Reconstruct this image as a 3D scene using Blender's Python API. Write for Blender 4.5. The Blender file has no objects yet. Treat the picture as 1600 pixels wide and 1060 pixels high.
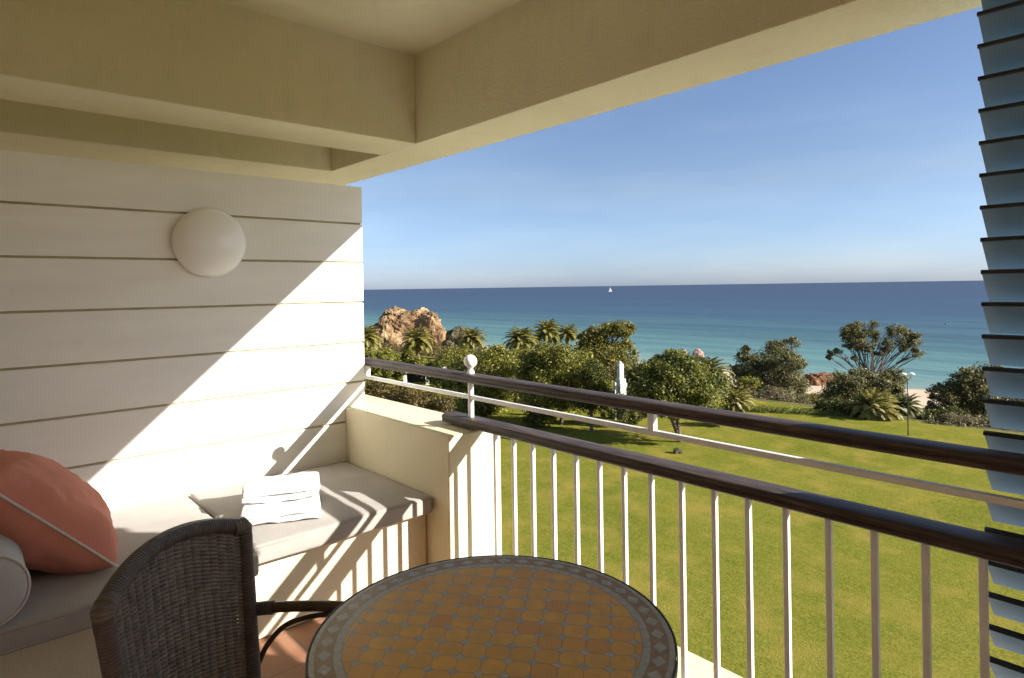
import bpy, bmesh, math, random
import numpy as np
from mathutils import Vector, Matrix, noise as mnoise

R = math.radians
scn = bpy.context.scene
col = scn.collection
random.seed(7)
rng = np.random.default_rng(11)

# ------------------------------------------------------------------ camera, sky, sun, exposure
EYE = 1.65
F_PX = 980.0                      # focal length in pixels of a 1600 wide picture
YAW = R(48.1)
ROLL = 0.0150
V0 = 449.4                        # horizon row at the picture's centre column
cam_d = bpy.data.cameras.new('camera')
cam = bpy.data.objects.new('camera', cam_d)
col.objects.link(cam)
fwd = Vector((-math.sin(YAW), math.cos(YAW), 0))
rgt0 = Vector((math.cos(YAW), math.sin(YAW), 0))
up0 = Vector((0, 0, 1))
rgt = rgt0 * math.cos(ROLL) - up0 * math.sin(ROLL)
up = rgt0 * math.sin(ROLL) + up0 * math.cos(ROLL)
cam.matrix_world = Matrix(((rgt.x, up.x, -fwd.x, 0), (rgt.y, up.y, -fwd.y, 0), (rgt.z, up.z, -fwd.z, EYE), (0, 0, 0, 1)))
cam_d.sensor_width = 36
cam_d.lens = F_PX / 1600 * 36
cam_d.shift_y = -(530 - V0) / 1600
cam_d.clip_start = 0.05
cam_d.clip_end = 200000
scn.camera = cam

SUN = Vector((1.10, 0.68, 0.605)).normalized()      # direction towards the sun
world = bpy.data.worlds.new('World')
scn.world = world
world.use_nodes = True
wn = world.node_tree
bg = wn.nodes['Background']
sky = wn.nodes.new('ShaderNodeTexSky')
sky.sky_type = 'NISHITA'
sky.sun_disc = False
sky.sun_elevation = math.asin(SUN.z)
sky.sun_rotation = math.atan2(SUN.x, SUN.y)
sky.altitude = 0
sky.air_density = 1.0
sky.dust_density = 0.6
sky.ozone_density = 2.0
# the sea air: cooler and paler close to the horizon
tc = wn.nodes.new('ShaderNodeTexCoord')
sx = wn.nodes.new('ShaderNodeSeparateXYZ')
wn.links.new(tc.outputs['Generated'], sx.inputs[0])
hr = wn.nodes.new('ShaderNodeValToRGB')
els = hr.color_ramp.elements
for e_, (p_, c_) in zip([els[0], els[1], els.new(0.06), els.new(0.15)],
                        [(0.0, (0.76, 0.95, 1.63)), (0.45, (1.22, 1.12, 1.04)), (0.06, (0.79, 0.92, 1.34)), (0.15, (0.93, 0.92, 1.06))]):
    e_.position = p_
    e_.color = (*c_, 1)
wn.links.new(sx.outputs[2], hr.inputs[0])
mxs = wn.nodes.new('ShaderNodeMix')
mxs.data_type = 'RGBA'
mxs.blend_type = 'MULTIPLY'
mxs.inputs[0].default_value = 1.0
wn.links.new(sky.outputs[0], mxs.inputs[6])
wn.links.new(hr.outputs[0], mxs.inputs[7])
mp = wn.nodes.new('ShaderNodeMapping')
mp.inputs['Scale'].default_value = (1.6, 1.6, 9.0)
wn.links.new(tc.outputs['Generated'], mp.inputs[0])
cn = wn.nodes.new('ShaderNodeTexNoise')
cn.inputs['Scale'].default_value = 1.8
cn.inputs['Detail'].default_value = 6
cn.inputs['Roughness'].default_value = 0.6
wn.links.new(mp.outputs[0], cn.inputs['Vector'])
cr = wn.nodes.new('ShaderNodeValToRGB')
cr.color_ramp.elements[0].position, cr.color_ramp.elements[0].color = 0.42, (1, 1, 1, 1)
cr.color_ramp.elements[1].position, cr.color_ramp.elements[1].color = 0.72, (1.16, 1.11, 1.05, 1)
wn.links.new(cn.outputs['Fac'], cr.inputs[0])
mx2 = wn.nodes.new('ShaderNodeMix')
mx2.data_type = 'RGBA'
mx2.blend_type = 'MULTIPLY'
mx2.inputs[0].default_value = 1.0
wn.links.new(mxs.outputs[2], mx2.inputs[6])
wn.links.new(cr.outputs[0], mx2.inputs[7])
wn.links.new(mx2.outputs[2], bg.inputs[0])
bg.inputs[1].default_value = 0.062
sun_d = bpy.data.lights.new('sun', 'SUN')
sun_d.energy = 5.0
sun_d.angle = R(0.5)
sun_d.color = (1.0, 0.955, 0.88)
sun = bpy.data.objects.new('sun', sun_d)
col.objects.link(sun)
sun.rotation_euler = (-SUN).to_track_quat('-Z', 'Y').to_euler()
scn.view_settings.view_transform = 'Standard'
scn.view_settings.look = 'None'
scn.view_settings.gamma = 1
scn.view_settings.exposure = 1.22
scn.cycles.max_bounces = 12
scn.cycles.diffuse_bounces = 9


def at(u, v, depth):
    """A point of the place seen at pixel (u, v) of the 1600 wide photo, depth metres ahead."""
    p = fwd + rgt * ((u - 800) / F_PX) + up * ((V0 - v) / F_PX)
    return Vector((0, 0, EYE)) + p * depth


# ------------------------------------------------------------------ materials
class NT:
    def __init__(self, name):
        self.m = bpy.data.materials.new(name)
        self.m.use_nodes = True
        self.t = self.m.node_tree
        self.b = self.t.nodes['Principled BSDF']
        self.out = self.t.nodes['Material Output']

    def n(self, typ, **kw):
        nd = self.t.nodes.new('ShaderNode' + typ)
        ins = kw.pop('ins', {})
        for k, v in kw.items():
            setattr(nd, k, v)
        for k, v in ins.items():
            if hasattr(v, 'is_output') or isinstance(v, bpy.types.NodeSocket):
                self.t.links.new(v, nd.inputs[k])
            else:
                nd.inputs[k].default_value = v
        return nd

    def ln(self, a, b):
        self.t.links.new(a, b)

    def math(self, op, a, b=None, c=None, clamp=False):
        nd = self.t.nodes.new('ShaderNodeMath')
        nd.operation = op
        nd.use_clamp = clamp
        for i, v in enumerate((a, b, c)):
            if v is None:
                continue
            if isinstance(v, bpy.types.NodeSocket):
                self.t.links.new(v, nd.inputs[i])
            else:
                nd.inputs[i].default_value = v
        return nd.outputs[0]

    def pos(self):
        return self.n('NewGeometry').outputs['Position']

    def obj(self):
        return self.n('TexCoord').outputs['Object']

    def noise(self, vec, scale, detail=4, rough=0.55):
        nd = self.n('TexNoise', ins={'Scale': scale, 'Detail': detail, 'Roughness': rough})
        if vec is not None:
            self.ln(vec, nd.inputs['Vector'])
        return nd.outputs['Fac']

    def scalev(self, vec, s):
        nd = self.n('Mapping')
        self.ln(vec, nd.inputs['Vector'])
        nd.inputs['Scale'].default_value = s
        return nd.outputs[0]

    def ramp(self, fac, stops):
        nd = self.n('ValToRGB')
        el = nd.color_ramp.elements
        while len(el) < len(stops):
            el.new(0.5)
        for e, (p, c) in zip(el, stops):
            e.position = p
            e.color = (c[0], c[1], c[2], 1)
        self.ln(fac, nd.inputs[0])
        return nd.outputs[0]

    def mix(self, fac, a, b, mode='MIX'):
        nd = self.n('Mix', data_type='RGBA', blend_type=mode)
        for s, v in ((nd.inputs[0], fac), (nd.inputs[6], a), (nd.inputs[7], b)):
            if isinstance(v, bpy.types.NodeSocket):
                self.ln(v, s)
            elif isinstance(v, (int, float)):
                s.default_value = v
            else:
                s.default_value = (v[0], v[1], v[2], 1)
        return nd.outputs[2]

    def bump(self, h, strength=0.3, dist=0.01):
        nd = self.n('Bump', ins={'Strength': strength, 'Distance': dist})
        self.ln(h, nd.inputs['Height'])
        self.ln(nd.outputs[0], self.b.inputs['Normal'])
        return nd

    def color(self, c):
        if isinstance(c, bpy.types.NodeSocket):
            self.ln(c, self.b.inputs['Base Color'])
        else:
            self.b.inputs['Base Color'].default_value = (c[0], c[1], c[2], 1)

    def set(self, rough=None, spec=None, metal=None):
        if rough is not None:
            self.b.inputs['Roughness'].default_value = rough
        if spec is not None:
            self.b.inputs['Specular IOR Level'].default_value = spec
        if metal is not None:
            self.b.inputs['Metallic'].default_value = metal
        return self


def mul(c, k):
    return tuple(x * k for x in c)


def plaster(name, c, amp=0.5):
    t = NT(name)
    p = t.pos()
    base = t.ramp(t.noise(p, 1.1, 6), [(0.3, mul(c, 0.92)), (0.7, mul(c, 1.03))])
    st = t.noise(t.scalev(p, (1, 1, 0.35)), 5.0, 7, 0.7)
    t.color(t.mix(t.ramp(st, [(0.52, (0, 0, 0)), (0.75, (0.35, 0.35, 0.35))]), base, mul(c, 0.72)))
    h = t.math('ADD', t.noise(p, 180, 3), t.math('MULTIPLY', t.noise(p, 45, 3), 1.2))
    t.bump(h, amp, 0.008)
    t.set(0.85, 0.25)
    return t.m


CREAM = (0.80, 0.70, 0.46)
M = {}
M['ceiling'] = plaster('cream_stucco', (0.82, 0.765, 0.52), 0.9)
M['parapet'] = plaster('cream_render', (0.72, 0.65, 0.455), 0.35)


def _boards():
    t = NT('white_boards')
    p = t.pos()
    f = t.noise(t.scalev(p, (1, 1, 6)), 1.5, 5)
    t.color(t.mix(t.ramp(t.noise(p, 7, 8, 0.75), [(0.60, (0, 0, 0)), (0.74, (0.5, 0.5, 0.5))]), t.ramp(f, [(0.3, (0.81, 0.795, 0.74)), (0.7, (0.88, 0.868, 0.81))]), (0.70, 0.66, 0.59)))
    t.bump(t.math('ADD', t.noise(t.scalev(p, (1, 3, 25)), 9, 4), t.math('MULTIPLY', t.noise(p, 1.7, 3), 3.0)), 0.15, 0.006)
    t.set(0.6, 0.35)
    return t.m


def _metal(name, c, rough=0.4):
    t = NT(name)
    p = t.pos()
    t.color(t.ramp(t.noise(p, 9, 5), [(0.35, mul(c, 0.9)), (0.65, c)]))
    t.bump(t.noise(p, 120, 2), 0.1, 0.002)
    t.set(rough, 0.4)
    return t.m


def _rail_wood():
    t = NT('stained_wood')
    p = t.obj()
    v = t.scalev(p, (0.8, 14, 14))
    f = t.noise(v, 6, 7, 0.65)
    g = t.noise(t.scalev(p, (0.5, 1, 1)), 4, 3)
    a = t.ramp(f, [(0.3, (0.020, 0.013, 0.011)), (0.5, (0.052, 0.036, 0.030)), (0.72, (0.15, 0.107, 0.086))])
    t.color(t.mix(t.ramp(g, [(0.45, (0, 0, 0)), (0.75, (0.4, 0.4, 0.4))]), a, (0.13, 0.095, 0.078)))
    t.bump(f, 0.25, 0.003)
    t.set(0.5, 0.35)
    return t.m


def _fabric(name, c, sc=700.0, var=0.9, wr=0.014):
    t = NT(name)
    p = t.obj()
    w1 = t.n('TexWave', wave_type='BANDS', bands_direction='X', ins={'Scale': sc / 6, 'Distortion': 1.0})
    w2 = t.n('TexWave', wave_type='BANDS', bands_direction='Y', ins={'Scale': sc / 6, 'Distortion': 1.0})
    t.ln(p, w1.inputs['Vector'])
    t.ln(p, w2.inputs['Vector'])
    big = t.noise(p, 3.5, 5)
    t.color(t.ramp(big, [(0.3, mul(c, var)), (0.7, mul(c, 1.06))]))
    h = t.math('ADD', t.math('MULTIPLY', t.math('ADD', w1.outputs[1], w2.outputs[1]), 0.05), t.math('MULTIPLY', t.noise(p, 7, 4), 1.0))
    t.bump(h, 0.5, wr)
    t.set(0.95, 0.1)
    t.b.inputs['Sheen Weight'].default_value = 0.15
    return t.m


def _terracotta():
    t = NT('terracotta_tiles')
    p = t.pos()
    br = t.n('TexBrick', offset=0.0, ins={'Scale': 1.0, 'Mortar Size': 0.006, 'Brick Width': 0.3, 'Row Height': 0.3,
             'Color1': (0.34, 0.165, 0.095, 1), 'Color2': (0.42, 0.22, 0.135, 1), 'Mortar': (0.22, 0.15, 0.11, 1), 'Bias': 0.0})
    t.ln(p, br.inputs['Vector'])
    n = t.noise(p, 6, 6)
    t.color(t.mix(t.ramp(n, [(0.35, (0.55, 0.55, 0.55)), (0.65, (0, 0, 0))]), br.outputs[0], (0.25, 0.10, 0.055)))
    t.bump(t.math('SUBTRACT', t.math('MULTIPLY', n, 0.4), br.outputs[1]), 0.4, 0.004)
    t.set(0.55, 0.4)
    return t.m


def _mosaic(rad):
    """Moroccan zellige: round ochre tiles with grey four pointed stars, ringed by a border of diamonds."""
    t = NT('mosaic_tiles')
    p = t.obj()
    rot = t.n('Mapping')
    t.ln(p, rot.inputs['Vector'])
    rot.inputs['Rotation'].default_value = (0, 0, R(-38.5))
    sp = t.n('SeparateXYZ')
    t.ln(rot.outputs[0], sp.inputs[0])
    s = 0.062

    def cell(x):
        return t.math('SUBTRACT', t.math('FRACT', t.math('DIVIDE', x, s)), 0.5)
    wob = t.math('MULTIPLY', t.math('SUBTRACT', t.noise(p, 40, 2), 0.5), 0.006)
    X = t.math('ADD', sp.outputs[0], wob)
    Y = t.math('SUBTRACT', sp.outputs[1], wob)
    cx, cy = cell(X), cell(Y)
    d = t.math('SQRT', t.math('ADD', t.math('MULTIPLY', cx, cx), t.math('MULTIPLY', cy, cy)))
    star = t.math('GREATER_THAN', d, 0.552)
    grout = t.math('LESS_THAN', t.math('ABSOLUTE', t.math('SUBTRACT', d, 0.542)), 0.011)
    # straight joints between round tiles
    jx = t.math('GREATER_THAN', t.math('ABSOLUTE', cx), 0.485)
    jy = t.math('GREATER_THAN', t.math('ABSOLUTE', cy), 0.485)
    joint = t.math('MAXIMUM', t.math('MULTIPLY', t.math('MAXIMUM', jx, jy), t.math('SUBTRACT', 1, star)), grout)
    fl = t.n('CombineXYZ')
    t.ln(t.math('FLOOR', t.math('DIVIDE', X, s)), fl.inputs[0])
    t.ln(t.math('FLOOR', t.math('DIVIDE', Y, s)), fl.inputs[1])
    wn_ = t.n('TexWhiteNoise', noise_dimensions='2D')
    t.ln(fl.outputs[0], wn_.inputs['Vector'])
    tile = t.ramp(wn_.outputs[0], [(0.0, (0.66, 0.35, 0.080)), (0.35, (0.74, 0.43, 0.080)), (0.7, (0.77, 0.46, 0.09)), (1.0, (0.68, 0.335, 0.09))])
    tile = t.mix(t.ramp(t.noise(p, 25, 4), [(0.36, (0, 0, 0)), (0.7, (0.65, 0.65, 0.65))]), tile, (0.52, 0.34, 0.12))
    grey = t.ramp(t.noise(p, 55, 2), [(0.3, (0.34, 0.35, 0.31)), (0.7, (0.50, 0.50, 0.44))])
    dark = (0.20, 0.15, 0.08)
    inner = t.mix(star, tile, grey)
    inner = t.mix(t.math('MULTIPLY', joint, 0.75), inner, dark)
    # border
    so = t.n('SeparateXYZ')
    t.ln(p, so.inputs[0])
    r = t.math('SQRT', t.math('ADD', t.math('MULTIPLY', so.outputs[0], so.outputs[0]), t.math('MULTIPLY', so.outputs[1], so.outputs[1])))
    a = t.math('ARCTAN2', so.outputs[1], so.outputs[0])
    N = 44
    aa = t.math('ABSOLUTE', t.math('SUBTRACT', t.math('FRACT', t.math('MULTIPLY', a, N / (2 * math.pi))), 0.5))
    r1, r2, r3, r4 = rad * 0.822, rad * 0.868, rad * 0.96, rad * 0.99
    rm = (r2 + r3) / 2
    hw = (r3 - r2) / 2
    rr = t.math('DIVIDE', t.math('ABSOLUTE', t.math('SUBTRACT', r, rm)), hw)
    dia = t.math('LESS_THAN', t.math('ADD', t.math('MULTIPLY', aa, 2.1), rr), 0.86)
    brown = t.ramp(t.noise(p, 45, 2), [(0.3, (0.28, 0.20, 0.11)), (0.7, (0.38, 0.27, 0.15))])
    band = t.mix(dia, brown, grey)
    edge_l = t.math('LESS_THAN', t.math('ABSOLUTE', t.math('SUBTRACT', t.math('ADD', t.math('MULTIPLY', aa, 2.1), rr), 0.86)), 0.06)
    band = t.mix(t.math('MULTIPLY', edge_l, 0.5), band, dark)
    ringtick = t.math('GREATER_THAN', t.math('ABSOLUTE', t.math('SUBTRACT', t.math('FRACT', t.math('MULTIPLY', a, 60 / (2 * math.pi))), 0.5)), 0.47)
    ring = t.mix(t.math('MULTIPLY', ringtick, 0.5), grey, dark)
    c = t.mix(t.math('GREATER_THAN', r, r1), inner, ring)
    c = t.mix(t.math('GREATER_THAN', r, r2), c, band)
    c = t.mix(t.math('GREATER_THAN', r, r3), c, ring)
    for q in (r1, r2, r3):
        c = t.mix(t.math('MULTIPLY', t.math('LESS_THAN', t.math('ABSOLUTE', t.math('SUBTRACT', r, q)), 0.0012), 0.6), c, dark)
    t.color(c)
    h = t.math('SUBTRACT', t.noise(p, 90, 3), t.math('MULTIPLY', joint, 0.8))
    h = t.math('ADD', h, t.math('MULTIPLY', wn_.outputs[0], 1.4))
    t.bump(h, 0.35, 0.0022)
    rg = t.math('MULTIPLY_ADD', t.noise(p, 30, 3), 0.25, 0.2)
    t.ln(rg, t.b.inputs['Roughness'])
    t.set(spec=0.14)
    return t.m


def _wicker(name, c):
    t = NT(name)
    uv = t.n('UVMap').outputs[0]
    w = t.n('TexWave', wave_type='BANDS', bands_direction='Y', ins={'Scale': 38.0, 'Distortion': 0.6, 'Detail': 1.0})
    t.ln(uv, w.inputs['Vector'])
    n = t.noise(t.obj(), 22, 4)
    k = t.mix(t.ramp(n, [(0.35, (0, 0, 0)), (0.7, (1, 1, 1))]), mul(c, 0.75), mul(c, 1.35))
    t.color(t.mix(t.math('MULTIPLY', t.math('SUBTRACT', 1.0, w.outputs[1]), 0.55), k, mul(c, 0.35)))
    t.bump(w.outputs[1], 0.7, 0.003)
    t.set(0.45, 0.4)
    return t.m


def _plain(name, c, rough=0.6, nscale=10, var=0.2, bump=0.1, spec=0.4):
    t = NT(name)
    p = t.obj()
    t.color(t.ramp(t.noise(p, nscale, 5), [(0.3, mul(c, 1 - var)), (0.7, mul(c, 1 + var))]))
    t.bump(t.noise(p, nscale * 6, 3), bump, 0.004)
    t.set(rough, spec)
    return t.m


def leafmat(name, cols, trans=0.36):
    t = NT(name)
    g = t.n('NewGeometry')
    c = t.ramp(g.outputs['Random Per Island'], [(i / (len(cols) - 1), k) for i, k in enumerate(cols)])
    big = t.noise(t.obj(), 0.9, 3)
    c = t.mix(t.ramp(big, [(0.45, (0, 0, 0)), (0.7, (0.4, 0.4, 0.4))]), c, cols[-1])
    t.color(c)
    t.set(0.5, 0.3)
    tr = t.n('BsdfTranslucent')
    t.ln(c, tr.inputs[0])
    mx = t.n('MixShader', ins={0: trans})
    t.ln(t.b.outputs[0], mx.inputs[1])
    t.ln(tr.outputs[0], mx.inputs[2])
    t.ln(mx.outputs[0], t.out.inputs[0])
    return t.m


def _lawn():
    t = NT('mown_lawn')
    p = t.pos()
    a = t.noise(p, 0.16, 6, 0.6)
    b = t.noise(p, 1.3, 6, 0.65)
    c = t.noise(p, 14, 5, 0.7)
    st = t.noise(t.scalev(p, (0.5, 2.2, 1)), 1.2, 4)
    base = t.ramp(a, [(0.30, (0.142, 0.160, 0.020)), (0.5, (0.200, 0.210, 0.027)), (0.72, (0.266, 0.244, 0.042))])
    base = t.mix(t.ramp(b, [(0.35, (0, 0, 0)), (0.75, (0.6, 0.6, 0.6))]), base, (0.28, 0.238, 0.042))
    base = t.mix(t.ramp(st, [(0.5, (0, 0, 0)), (0.75, (0.5, 0.5, 0.5))]), base, (0.14, 0.160, 0.020))
    base = t.mix(t.ramp(c, [(0.38, (0.75, 0.75, 0.75)), (0.60, (0, 0, 0))]), base, (0.085, 0.098, 0.018))
    d = t.noise(t.scalev(p, (1, 1, 1)), 4.5, 6, 0.75)
    base = t.mix(t.ramp(d, [(0.48, (0, 0, 0)), (0.74, (0.6, 0.6, 0.6))]), base, (0.335, 0.305, 0.055))
    e = t.noise(p, 0.55, 5, 0.6)
    base = t.mix(t.ramp(e, [(0.48, (0, 0, 0)), (0.68, (0.7, 0.7, 0.7))]), base, (0.32, 0.245, 0.055))
    t.color(base)
    t.bump(t.math('ADD', c, t.math('MULTIPLY', t.noise(p, 60, 3), 0.6)), 0.9, 0.05)
    t.set(1.0, 0.0)
    return t.m


def _ground(name, c1, c2, c3, sc=0.4):
    t = NT(name)
    p = t.pos()
    b = t.noise(p, sc, 8, 0.65)
    t.color(t.ramp(b, [(0.3, c1), (0.5, c2), (0.7, c3)]))
    t.bump(t.noise(p, sc * 8, 5), 0.7, 0.2)
    t.set(0.95, 0.05)
    return t.m


def _rock(name, c1, c2, c3):
    t = NT(name)
    p = t.obj()
    b = t.noise(t.scalev(p, (1, 1, 0.7)), 0.30, 9, 0.7)
    v = t.n('TexVoronoi', feature='DISTANCE_TO_EDGE', ins={'Scale': 0.35})
    t.ln(p, v.inputs['Vector'])
    st = t.noise(t.scalev(p, (0.25, 0.25, 2.2)), 0.8, 6)
    c = t.ramp(b, [(0.34, c1), (0.5, c2), (0.66, c3)])
    c = t.mix(t.ramp(st, [(0.5, (0, 0, 0)), (0.7, (0.5, 0.5, 0.5))]), c, c1)
    t.color(c)
    t.bump(t.math('ADD', b, t.math('MULTIPLY', v.outputs[0], 0.3)), 1.0, 1.6)
    t.set(0.95, 0.05)
    return t.m


def _sea():
    t = NT('sea_water')
    p = t.pos()
    sp = t.n('SeparateXYZ')
    t.ln(p, sp.inputs[0])
    wob = t.math('MULTIPLY', t.math('SUBTRACT', t.noise(t.scalev(p, (0.35, 1.2, 1)), 0.006, 5), 0.5), 0.85)
    # water depth grows with the distance from the beach
    dist = t.math('MAXIMUM', t.math('SUBTRACT', sp.outputs[1], 128.0), 1.0)
    l = t.math('ADD', t.math('LOGARITHM', dist, 10.0), wob)
    f = t.math('DIVIDE', l, 4.2, clamp=True)
    c = t.ramp(f, [(0.0, (0.42, 0.44, 0.38)), (0.20, (0.24, 0.31, 0.275)), (0.32, (0.135, 0.245, 0.235)), (0.42, (0.100, 0.200, 0.205)), (0.50, (0.072, 0.148, 0.168)),
                   (0.57, (0.050, 0.096, 0.148)), (0.70, (0.049, 0.075, 0.130)), (1.0, (0.052, 0.070, 0.118))])
    streak = t.noise(t.scalev(p, (0.12, 1.0, 1)), 0.05, 6, 0.7)
    c = t.mix(t.ramp(streak, [(0.42, (0, 0, 0)), (0.66, (0.5, 0.5, 0.5))]), c, (0.038, 0.070, 0.108))
    chop = t.noise(t.scalev(p, (0.25, 1.0, 1)), 0.35, 5, 0.7)
    c = t.mix(t.ramp(chop, [(0.58, (0, 0, 0)), (0.78, (0.35, 0.35, 0.35))]), c, (0.17, 0.22, 0.25))
    dk = t.noise(t.scalev(p, (0.05, 0.6, 1)), 0.012, 6, 0.65)
    c = t.mix(t.ramp(dk, [(0.50, (0, 0, 0)), (0.66, (0.45, 0.45, 0.45))]), c, (0.045, 0.082, 0.125))
    t.color(c)
    h = t.math('ADD', t.noise(t.scalev(p, (0.4, 1, 1)), 0.5, 4), t.math('MULTIPLY', t.noise(t.scalev(p, (0.3, 1, 1)), 0.06, 4), 4.0))
    t.bump(h, 0.6, 0.5)
    t.set(0.5, 0.12)
    t.b.inputs['IOR'].default_value = 1.2
    return t.m


M['boards'] = _boards()
M['joint'] = _plain('tan_joint_filler', (0.46, 0.40, 0.25), 0.9, 6, 0.2)
M['white_metal'] = _metal('white_painted_metal', (0.86, 0.87, 0.86))
M['slat'] = _metal('slate_blue_aluminium', (0.15, 0.255, 0.35), 0.4)
M['slat_edge'] = _metal('dark_aluminium', (0.02, 0.022, 0.025), 0.5)
M['wood'] = _rail_wood()
M['cushion'] = _fabric('taupe_canvas', (0.375, 0.345, 0.312))
M['bolster'] = _fabric('grey_canvas', (0.50, 0.50, 0.49))
M['piping'] = _plain('pale_piping', (0.62, 0.58, 0.53), 0.9, 30, 0.1)
M['dark_piping'] = _plain('taupe_piping', (0.33, 0.30, 0.265), 0.9, 30, 0.1)
M['coral'] = _fabric('coral_cotton', (0.80, 0.31, 0.215), 1600, 0.85, 0.035)
M['towel'] = _fabric('white_terry', (0.70, 0.69, 0.69), 260, 0.95, 0.03)
M['tile'] = _terracotta()
M['wicker'] = _wicker('dark_wicker_wrap', (0.115, 0.092, 0.080))
M['binding'] = _wicker('pale_corner_wrap', (0.17, 0.135, 0.105))
M['strand'] = _plain('dark_wicker_strand', (0.23, 0.20, 0.175), 0.42, 40, 0.35, 0.2)
M['rattan'] = _plain('brown_rattan', (0.085, 0.055, 0.032), 0.4, 18, 0.35)
M['iron'] = _plain('black_iron', (0.02, 0.02, 0.02), 0.5, 20, 0.3)
M['opal'] = _plain('opal_glass', (0.92, 0.90, 0.86), 0.25, 3, 0.02, 0.0, 0.5)
M['lawn'] = _lawn()
M['scrub'] = _ground('scrub_ground', (0.060, 0.060, 0.022), (0.12, 0.11, 0.042), (0.21, 0.165, 0.08))
M['bounce_paving'] = _ground('pale_bounce_paving', (0.62, 0.57, 0.49), (0.68, 0.63, 0.55), (0.72, 0.67, 0.58), 1.5)
M['sand'] = _ground('pale_sand', (0.47, 0.36, 0.25), (0.55, 0.43, 0.30), (0.62, 0.49, 0.35), 0.2)
M['rock'] = _rock('ochre_sandstone', (0.10, 0.058, 0.032), (0.30, 0.185, 0.095), (0.56, 0.41, 0.235))
M['rock_red'] = _rock('red_sandstone', (0.13, 0.075, 0.045), (0.25, 0.13, 0.07), (0.36, 0.20, 0.10))
M['rock_dark'] = _rock('dark_overgrown_rock', (0.05, 0.05, 0.032), (0.12, 0.105, 0.06), (0.26, 0.19, 0.10))
M['rock_pink'] = _rock('pink_sandstone', (0.33, 0.21, 0.17), (0.47, 0.31, 0.25), (0.60, 0.44, 0.35))
M['sea'] = _sea()
M['limewash'] = plaster('white_limewash', (0.84, 0.83, 0.79), 0.3)
M['bark'] = _plain('grey_brown_bark', (0.13, 0.095, 0.065), 0.9, 4, 0.35, 0.5)
M['palm_bark'] = _plain('palm_bark', (0.24, 0.165, 0.095), 0.9, 5, 0.4, 0.6)
M['dark_void'] = _plain('dark_opening_shade', (0.03, 0.032, 0.036), 0.8, 3, 0.2)  # shade inside the kiosk's open front, put into the back wall's colour
M['leaf_ficus'] = leafmat('glossy_green_leaves', [(0.026, 0.036, 0.008), (0.085, 0.096, 0.015), (0.21, 0.205, 0.028), (0.43, 0.38, 0.075)])
M['leaf_mid'] = leafmat('mid_green_leaves', [(0.022, 0.034, 0.008), (0.068, 0.084, 0.015), (0.160, 0.168, 0.027), (0.32, 0.30, 0.06)])
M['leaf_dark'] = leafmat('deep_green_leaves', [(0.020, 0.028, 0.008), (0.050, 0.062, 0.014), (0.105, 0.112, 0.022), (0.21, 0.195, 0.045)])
M['leaf_pine'] = leafmat('pine_needles', [(0.034, 0.042, 0.012), (0.11, 0.115, 0.020), (0.23, 0.21, 0.038), (0.36, 0.29, 0.065)])
M['leaf_olive'] = leafmat('olive_grey_leaves', [(0.042, 0.042, 0.018), (0.105, 0.106, 0.038), (0.20, 0.185, 0.068), (0.33, 0.285, 0.115)])
M['leaf_hedge'] = leafmat('clipped_hedge_leaves', [(0.045, 0.065, 0.012), (0.10, 0.125, 0.018), (0.17, 0.185, 0.028), (0.23, 0.225, 0.05)])
M['leaf_brown'] = leafmat('brownish_hedge_leaves', [(0.045, 0.040, 0.016), (0.10, 0.085, 0.026), (0.17, 0.125, 0.04), (0.24, 0.16, 0.055)])
M['leaf_dry'] = leafmat('dry_shrub_leaves', [(0.085, 0.078, 0.042), (0.15, 0.13, 0.065), (0.22, 0.185, 0.09), (0.28, 0.22, 0.11)])
M['frond'] = leafmat('palm_fronds', [(0.070, 0.085, 0.020), (0.14, 0.15, 0.030), (0.25, 0.225, 0.045), (0.38, 0.29, 0.07)], 0.3)
M['frond_dark'] = leafmat('dark_palm_fronds', [(0.036, 0.046, 0.014), (0.075, 0.088, 0.022), (0.14, 0.145, 0.034), (0.23, 0.21, 0.05)], 0.3)
M['frond_dry'] = leafmat('yellow_palm_fronds', [(0.085, 0.09, 0.022), (0.18, 0.17, 0.034), (0.29, 0.25, 0.05), (0.40, 0.32, 0.08)], 0.3)
M['dry_frond'] = leafmat('hanging_dry_fronds', [(0.22, 0.13, 0.045), (0.32, 0.19, 0.07), (0.40, 0.25, 0.10)], 0.15)
M['sail'] = _plain('white_sailcloth', (0.85, 0.85, 0.83), 0.8, 1, 0.03)


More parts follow.
